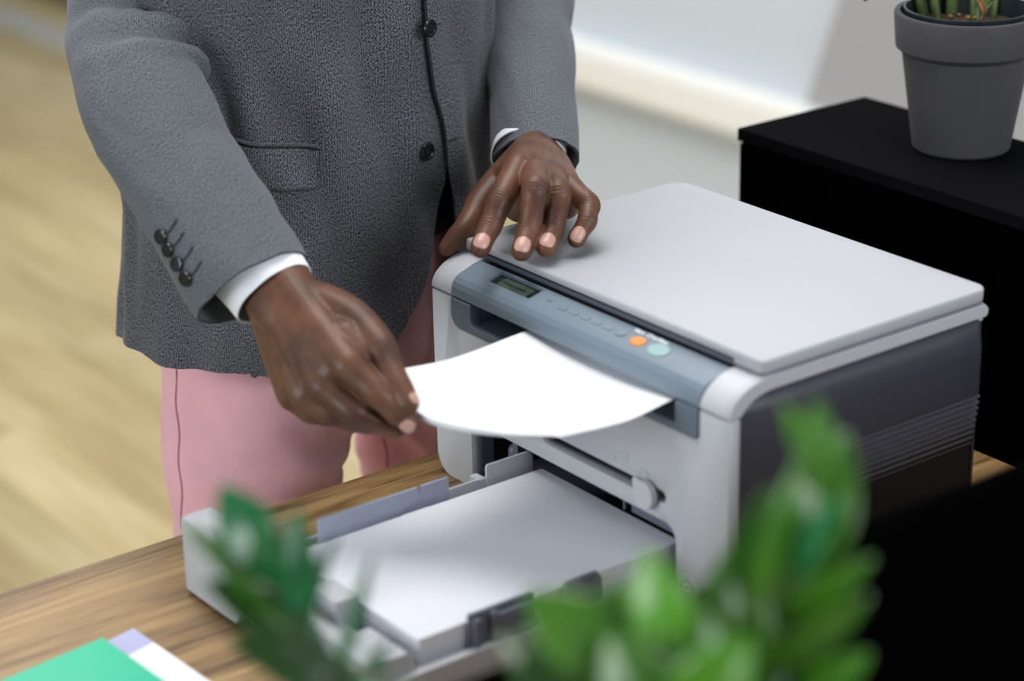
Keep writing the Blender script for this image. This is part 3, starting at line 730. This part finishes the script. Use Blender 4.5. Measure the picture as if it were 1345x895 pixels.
def button(px, py, off, r_, parent, name='button', p=None, n=None):
    if p is None: p, n = surf(px, py, off)
    if n.dot(-fw) < 0: n = -n
    a = n.orthogonal().normalized(); b_ = n.cross(a); m = M()
    prof = [(0, .0012), (r_*.62, .0012), (r_*.75, .0022), (r_*.95, .0020), (r_, .0008), (r_*.95, 0), (0, 0)]
    m.grid(lambda u, v: p+(a*math.cos(6.2832*u)+b_*math.sin(6.2832*u))*prof[round(v*6)][0]+n*prof[round(v*6)][1], 28, 6)
    o = m.build(name, BTN, parent)
    t = M()
    for s1 in (-1, 1):
        for s2 in (-1, 1): t.ball(p+a*s1*.0016+b_*s2*.0016+n*.0012, .0007, seg=8, ring=5)
    t.build('thread', JIN, o, smooth=True)
button(564, 37, .0245, .0088, jac); button(561, 199, .0125, .0092, jac)
for (a_, b_) in (((570, 34), (578, 31)), ((589, 186), (601, 181))):
    p1, n1 = surf(*a_, .0225); p2, n2 = surf(*b_, .0225); m = M(); m.tube([p1, (p1+p2)/2, p2], .0007, 8, 2); m.build('buttonhole', JIN, jac, smooth=True)
# lapel roll at the top of the right panel edge
# shirt / belt seen in the gap
def shirt(u, v): th = -.9+2.2*u; z = .17+(.69-.17)*v; return torso(th, z, -.012)
M().grid(shirt, 40, 30).build('shirt', BLKC, man, smooth=True, fix=False, weld=False, solid=.002)
# -------- trousers
hp = M()
def ringloft(m, rings, seg=40):
    "rings: (center, half width along L_, half depth along F_)"
    n = len(rings)
    def fn(u, v):
        c, a, b_ = rings[round(v*(n-1))]; t = 6.28318530718*u
        return V(c)+L_*a*math.sin(t)+F_*b_*math.cos(t)
    m.grid(fn, seg, n-1)
    for c, a, b_ in (rings[0], rings[-1]):
        m.grid(lambda u, v: V(c)+(L_*a*math.sin(6.28318530718*u)+F_*b_*math.cos(6.28318530718*u))*v, seg, 2)
hipc = V((-.262, .036, 0))
ringloft(hp, [(hipc+V((0, 0, .215)), .176, .110), (hipc+V((.003, 0, .13)), .182, .116), (hipc+V((.004, 0, .05)), .188, .122), (hipc+V((0, 0, .0)), .184, .112), (hipc+V((0, 0, -.028)), .150, .085)])
rl = at(333, 560, x=-.235); ll = at(566, 590, x=-.29)
LR = [(V((rl.x-.01, rl.y+.012, .10)), .088, .098), (V((rl.x, rl.y+.003, .0)), .092, .102), (V((rl.x, rl.y-.004, -.08)), .086, .094), (V((rl.x, rl.y-.010, -.16)), .078, .086), (V((rl.x, rl.y-.008, -.30)), .074, .088), (V((rl.x-.01, rl.y-.01, -.5)), .066, .080), (V((rl.x-.02, rl.y-.01, -.69)), .060, .078)]
LL = [(V((ll.x+.02, ll.y-.015, .10)), .084, .095), (V((ll.x+.01, ll.y-.004, .0)), .086, .095), (V((ll.x, ll.y, -.08)), .084, .092), (V((ll.x, ll.y+.004, -.16)), .080, .088), (V((ll.x, ll.y+.006, -.30)), .074, .088), (V((ll.x-.01, ll.y+.01, -.5)), .066, .080), (V((ll.x-.02, ll.y+.01, -.69)), .060, .078)]
ringloft(hp, LR); ringloft(hp, LL)
tro = hp.build('trousers', TRO, man, smooth=True)
remesh(tro, .0055, 34, .6)
ro = org(man)-T
NRM = [v.normal.copy() for v in tro.data.vertices]
for v, vn in zip(tro.data.vertices, NRM):
    p = v.co+ro
    # drag folds spreading from the crotch, fine wrinkles below
    q = p-V((-.14, .09, -.03)); rr = math.hypot(q.y, q.z); an = math.atan2(q.z, q.y)
    d = .0036*math.sin(an*15+rr*30+2*noise.noise(p*9))*smoothstep(.28, .05, rr)*smoothstep(-.02, .03, rr)
    d += .0045*noise.noise(V((p.x*10, p.y*9, p.z*16)))+.0016*noise.noise(V((p.x*30, p.y*30+p.z*30, p.z*55)))
    v.co += vn*d
def onmesh(o, px, py, lift=.001):
    r = (ray(px, py)).normalized(); inv = CP-ro
    ok, loc, nr, _ = o.ray_cast(inv, r)
    return (loc+ro+nr*lift) if ok else None
def stitch(pix, r_, m, name, parent, o=tro):
    pts = [p for p in (onmesh(o, *q, -.0002) for q in pix) if p]
    if len(pts) > 2: M().tube(pts, r_, 6, 2).build(name, m, parent, smooth=True)
bpy.context.view_layer.update()
stitch([(230+k*.5*(1)+(1.5*math.sin(k*.9)), 472+k*11) for k in range(21)], .0011, TROS, 'side_seam', tro)
stitch([(498+6*math.sin(k*.3)+k*.8, 560+k*7) for k in range(9)], .0010, TROS, 'inner_seam', tro)
stitch([(563-k*3.2+3*math.sin(k*1.1), 262+k*13) for k in range(16)], .0016, TROS, 'fly_seam', tro)
# -------- sleeves
def slv(seed, amp, bends, cuffend=True):
    def d(t, th, p, L):
        e = .0
        for (c, wdt, a) in bends:
            g = math.exp(-((t-c)/wdt)**2)
            e += a*g*(.50+.50*math.sin(th))*(math.sin((t-c)/wdt*4.6+2.4*math.sin(th+seed)+3.2*noise.noise(V((math.cos(th)*1.1, math.sin(th)*1.1, t*7+seed)))))
        e += amp*noise.noise(V((math.cos(th)*1.6, math.sin(th)*1.6, L*13+seed)))+amp*.45*noise.noise(V((math.cos(th)*4+L*18, math.sin(th)*4, L*22+seed)))
        return e
    return d
SR = [at(196, -330, d=2.40), at(182, -180, d=2.37), at(176, -60, d=2.20), at(174, 30, d=2.12), at(182, 112, d=2.06), at(214, 180, d=2.03), at(254, 250, d=2.005), at(296, 318, d=1.985), at(334, 379, d=1.970)]
RR = [.063, .062, .0590, .0565, .0560, .0550, .0535, .0525, .0520]
sr = M().tube(SR, RR, 72, 22, flat=.86, nrm=fw, caps=False, disp=slv(2, .005, [(.40, .055, .0190), (.31, .05, .0160), (.48, .04, .006), (.68, .2, .0026)]))
so_ = sr.build('sleeve', JAS, jac, smooth=True, fix=False, weld=False, solid=-.003)
SL = [at(676, -330, d=2.45), at(682, -160, d=2.44), at(690, -60, d=2.40), at(693, 20, d=2.35), at(697, 90, d=2.30), at(701, 150, d=2.26), at(704, 212, d=2.225)]
RL = [.060, .057, .050, .045, .0420, .0395, .0385]
sl = M().tube(SL, RL, 72, 22, flat=.95, nrm=fw, caps=False, disp=slv(8, .003, [(.55, .18, .0014)]))
sl_o = sl.build('sleeve', JAS, jac, smooth=True, fix=False, weld=False, solid=-.003)
# cuffs of the shirt
def ring_dir(P): return (P[-1]-P[-2]).normalized()
dRr = ring_dir(SR)
cR0 = at(338, 384, d=1.975); cR1 = at(366, 392, d=1.958)
ax = (at(362, 385, d=1.955)-at(330, 372, d=1.99)).normalized()
CW = [at(330, 345, d=1.975), at(346, 367, d=1.968), at(360, 386, d=1.962)]
M().tube(CW, [.0400, .0385, .0370], 48, 8, flat=.85, nrm=fw, caps=False, disp=lambda t, th, p, L: .0012*noise.noise(V((math.cos(th)*2, math.sin(th)*2, L*30)))).build('shirt_cuff', CUF, man, smooth=True, fix=False, weld=False, solid=-.0015)
CL = [at(699, 165, d=2.265), at(696, 194, d=2.235), at(693, 209, d=2.215)]
M().tube(CL, [.0345, .0350, .0352], 48, 8, flat=.9, nrm=fw, caps=False).build('shirt_cuff', CUF, man, smooth=True, fix=False, weld=False, solid=-.0015)
# sleeve buttons on the right arm
bpy.context.view_layer.update()
def on(o, px, py, lift=0):
    ok, loc, nr, _ = o.ray_cast(CP-ro, ray(px, py).normalized())
    return (loc+ro+nr*lift, nr) if ok else (None, None)
for (bx, by) in ((213, 311), (222, 328), (234, 347), (245, 366)):
    p, n = on(so_, bx, by, .0015)
    if p: button(0, 0, 0, .0070, so_, 'sleeve_button', p, n)
    p1, _ = on(so_, bx+8, by-5, .0004); p2, _ = on(so_, bx+19, by-22, .0004); p3, _ = on(so_, bx+14, by-13, .0004)
    if p1 and p2 and p3: M().tube([p1, p3, p2], .0009, 6, 3).build('buttonhole', JIN, so_, smooth=True)
# -------- body: one continuous skin, hands fine
body = M()
def finger(m, J, R, seg=18):
    pts = [J[0]]; rad = [R[0]]
    m.tube(J, R, seg, 6)
# left hand resting on the lid (joints: tip, end joint, middle joint, knuckle)
wl = at(703, 196, d=2.222)
tips = dict(i=(631, 325, .2365), m=(685, 330, .2365), r=(717, 325, .2365), p=(757, 314, .2365))
def lhand():
    H_ = {}
    spec = dict(i=[(644, 297, .025), (657, 264, .026), (680, 220, .046)], m=[(695, 300, .026), (703, 250, .030), (703, 228, .046)], r=[(727, 300, .025), (734, 254, .030), (724, 232, .044)], p=[(771, 291, .020), (774, 269, .022), (745, 243, .036)])
    for k, (x, y, z) in tips.items():
        J = [at(x, y, z=z+.008)]
        for (a, b_, L) in spec[k]: J.append(reach(J[-1], a, b_, L))
        H_[k] = J
    return H_
LH = lhand()
RAD = dict(i=[.0098, .0112, .0128, .0142], m=[.0098, .0112, .0128, .0144], r=[.0096, .0108, .0122, .0140], p=[.0086, .0096, .0106, .0130])
hl_ = M(); LJ = []
def joint_tube(m, J, R):
    P = []; Q = []
    for a in range(len(J)):
        P.append(J[a]); Q.append(R[a])
        if a < len(J)-1: P.append((J[a]+J[a+1])/2); Q.append((R[a]+R[a+1])/2*.93)
    m.tube(P, Q, 20, 4)
for k in 'imrp':
    J = LH[k]; joint_tube(hl_, J, RAD[k])
    w_ = wl+(J[3]-LH['m'][3])*.35
    hl_.tube([J[3], J[3].lerp(w_, .5)+V((0, 0, .002)), w_], [RAD[k][3], .0150, .0165], 18, 5, flat=.95)
for a, b_ in (('i', 'm'), ('m', 'r'), ('r', 'p')):
    p = (LH[a][3]+LH[b_][3])/2; hl_.tube([p.lerp(wl, .10), p.lerp(wl, .5)+V((0, 0, .002)), wl], [.0130, .0170, .019], 16, 4)
    hl_.tube([p-V((0, 0, .012))+F_*.004, p.lerp(wl, .4)-V((0, 0, .016)), wl-V((0, 0, .012))], [.0125, .0165, .018], 16, 4)
for (a, b_, z_, r_) in ((686, 264, .258, .021), (712, 262, .260, .020), (742, 266, .258, .016), (700, 245, .275, .022)): hl_.ball(at(a, b_, z=z_), r_)
th_ = [at(588, 327, d=(at(612, 300, y=.06)-CP).dot(fw)*0+(CP-at(610, 312, z=.22)).length*.995)]
d0 = (at(610, 312, z=.2285)-CP).dot(fw)
TH = [at(587, 326, d=d0+.004), at(611, 299, d=d0+.006), at(634, 262, d=d0+.030), at(672, 222, d=d0+.062)]
hl_.tube([TH[0], (TH[0]+TH[1])/2, TH[1], (TH[1]+TH[2])/2, TH[2], TH[3], wl], [.0082, .0102, .0108, .0118, .0140, .0165, .02], 20, 5)
hl_.tube([TH[2].lerp(TH[3], .5), LH['i'][3].lerp(wl, .35)], [.0125, .0150], 16, 4)
fl_ = at(699, 120, d=2.30)
hl_.tube([wl.lerp(LH['m'][3], .2), wl, fl_], [.022, .0305, .0315], 24, 5, flat=.9, nrm=fw)
ho = hl_.build('hand', SKIN, man, smooth=True); remesh(ho, .0012, 14, .5)
# creases over the finger joints
og = org(man)-T
for k in 'imrp':
    J = LH[k]
    for q, (wd_, am) in ((1, (.0045, .00035)), (2, (.0060, .00050))):
        c_ = J[q]-og; ax_ = (J[q-1]-J[q+1]).normalized()
        nr_ = [v.normal.copy() for v in ho.data.vertices]
        for v, vn in zip(ho.data.vertices, nr_):
            e_ = v.co-c_
            if e_.length < .020:
                s_ = e_.dot(ax_); f_ = vn.dot(-fw)
                if f_ > 0: v.co += vn*(am*math.exp(-(s_/wd_)**2)*(.7+math.sin(s_*2*math.pi/.0031+1.2*noise.noise(v.co*300)))*min(1, f_*1.6))
# right hand pinching the sheet
wr = at(368, 388, d=1.955)
RJ = dict(
 i=[at(540, 556, d=1.868), at(522, 543, d=1.866), at(496, 517, d=1.866), at(457, 480, d=1.874)],
 m=[at(520, 563, d=1.885), at(496, 555, d=1.882), at(466, 541, d=1.876), at(427, 508, d=1.886)],
 r=[at(482, 558, d=1.905), at(462, 553, d=1.90), at(436, 541, d=1.897), at(402, 518, d=1.903)],
 p=[at(446, 549, d=1.925), at(430, 547, d=1.922), at(408, 541, d=1.92), at(384, 520, d=1.924)])
RR_ = dict(i=[.0092, .0108, .0126, .0152], m=[.0092, .0108, .0126, .0152], r=[.0090, .0104, .0122, .0148], p=[.0082, .0094, .0110, .0138])
hr = M()
for k in 'imrp':
    J = RJ[k]; joint_tube(hr, J, RR_[k]); w_ = wr+(J[3]-RJ['m'][3])*.40
    hr.tube([J[3], J[3].lerp(w_, .5)-fw*.002, w_], [RR_[k][3], .0175, .0205], 18, 5)
for a, b_ in (('i', 'm'), ('m', 'r'), ('r', 'p')):
    p = (RJ[a][3]+RJ[b_][3])/2; hr.tube([p.lerp(wr, .06)+fw*.001, p.lerp(wr, .5)-fw*.001, wr], [.0150, .0195, .022], 16, 4)
    hr.tube([p.lerp(wr, .04)+fw*.014, p.lerp(wr, .5)+fw*.012, wr+fw*.006], [.0150, .0185, .020], 16, 4)
RT = [at(537, 531, d=1.862), at(519, 500, d=1.872), at(497, 452, d=1.890), at(450, 410, d=1.920)]
hr.tube([RT[0], (RT[0]+RT[1])/2, RT[1], (RT[1]+RT[2])/2, RT[2], RT[3], wr], [.0092, .0112, .0118, .0122, .0142, .0175, .022], 20, 5)
hr.tube([RT[2].lerp(RT[3], .5), RJ['i'][3].lerp(wr, .4)], [.0130, .0190], 16, 4)
hr.tube([RT[2].lerp(RJ['i'][3], .45)+fw*.004, RT[3].lerp(RJ['i'][3], .5)], [.0120, .0170], 16, 4)
fr_ = at(300, 300, d=2.03)
hr.tube([wr.lerp(RJ['m'][3], .25), wr, at(346, 352, d=1.985), fr_], [.027, .0325, .0330, .036], 24, 6, flat=.78, nrm=fw)
ho2 = hr.build('hand', SKIN, man, smooth=True); remesh(ho2, .0013, 16, .5)
# the rest of the body, coarser (hidden in the clothes), joined with both hands into one mesh
bd = M()
ringloft(bd, [(V((TABz[1], TABz[2], TABz[0])), TABz[3]-.045, TABz[4]-.045) for TABz in [(.03, -.262, .031, .205, .135)]+TAB[2:6]]+[(V((-.285, .04, .68)), .075, .055)])
bd.tube([V((-.29, .04, .64)), V((-.285, .04, .78))], [.062, .055], 24, 4)
shR = V((-.27, .04, .62))-L_*.19; shL = V((-.27, .04, .62))+L_*.19
bd.tube([shR+L_*.05, SR[1], SR[3], SR[5], SR[7]], [.045, .046, .042, .037, .033], 20, 5)
bd.tube([shL-L_*.05, SL[1], SL[3], SL[5]], [.042, .040, .034, .029], 20, 5)
for Q in (LR, LL): bd.tube([q[0] for q in Q], [min(q[1], q[2])-.018 for q in Q], 20, 4)
HC = V((-.27, .04, .91)); TL = V((0, 0, 1))
bd.ball(HC, (.098, .076, .125), (F_, L_, TL), 28, 20); bd.ball(HC+F_*.02-TL*.06, (.075, .060, .070), (F_, L_, TL), 24, 16)
bd.ball(HC+F_*.098-TL*.012, (.020, .015, .024), (F_, L_, TL)); bd.ball(HC+F_*.088-TL*.058, (.014, .025, .011), (F_, L_, TL))
for s in (-1, 1): bd.ball(HC+L_*s*.077-TL*.005-F_*.005, (.018, .008, .030), (F_, L_, TL)); bd.ball(HC+F_*.078+L_*s*.030+TL*.022, (.014, .022, .010), (F_, L_, TL))
bo2 = bd.build('body', SKIN, man, smooth=True); remesh(bo2, .006, 8, .5)
bm = bmesh.new()
for o in (bo2, ho, ho2): bm.from_mesh(o.data)
bm.to_mesh(bo2.data); bm.free()
for p in bo2.data.polygons: p.use_smooth = True
bpy.data.objects.remove(ho); bpy.data.objects.remove(ho2)
for s in (-1, 1):
    M().ball(HC+F_*.080+L_*s*.030+TL*.006, .0125, seg=16, ring=10).build('eye', WHT, bo2, smooth=True)
M().grid(lambda u, v: HC+TL*.012+F_*(.101*math.cos(6.2832*u)*math.sin(1.45*v)-.004)+L_*.080*math.sin(6.2832*u)*math.sin(1.45*v)+TL*.122*math.cos(1.45*v), 40, 16).build('hair', BLKC, man, smooth=True, solid=-.004)
# nails
def nail(tip, dip, nrm, wd, ln, r_):
    ax_ = (tip-dip).normalized(); n = (nrm-ax_*nrm.dot(ax_)).normalized(); s = ax_.cross(n)
    c = tip-ax_*.0015
    def fn(u, v):
        a = (u-.5)*2; b_ = (v-.5)*2; e = max(.02, 1-abs(b_)**2.8)**.45
        ang = a*.80*e; rr = r_*1.03+.0004*(1-a*a)
        return c+ax_*(b_*ln/2)+n*(rr*math.cos(ang)-.0022*max(0, b_)**2)+s*(rr*math.sin(ang)*wd)
    M().grid(fn, 14, 14).build('fingernail', NAIL, bo2, smooth=True, fix=False, solid=.0005)
for k, r_ in (('i', .0098), ('m', .0098), ('r', .0096), ('p', .0086)):
    J = LH[k]; nail(J[0], J[1], -fw+V((0, 0, .35)), 1.0, .0155, r_)
nail(RT[0], RT[1], (rt*.95-fw*.45+up*.35), 1.0, .0145, .0092)
nail(RJ['i'][0], RJ['i'][1], (rt*.5-up*.75-fw*.35), 1.0, .0125, .0092)
# shoes
for Q in (LR, LL):
    c = Q[-1][0]; m = M(); m.tube([V((c.x-.05, c.y, -.705)), V((c.x+.06, c.y, -.712)), V((c.x+.17, c.y, -.722))], [.040, .042, .026], 20, 6)
    for i, v in enumerate(m.v): m.v[i].z = max(v.z, -.7495)
    m.build('shoe', SHO, man, smooth=True)
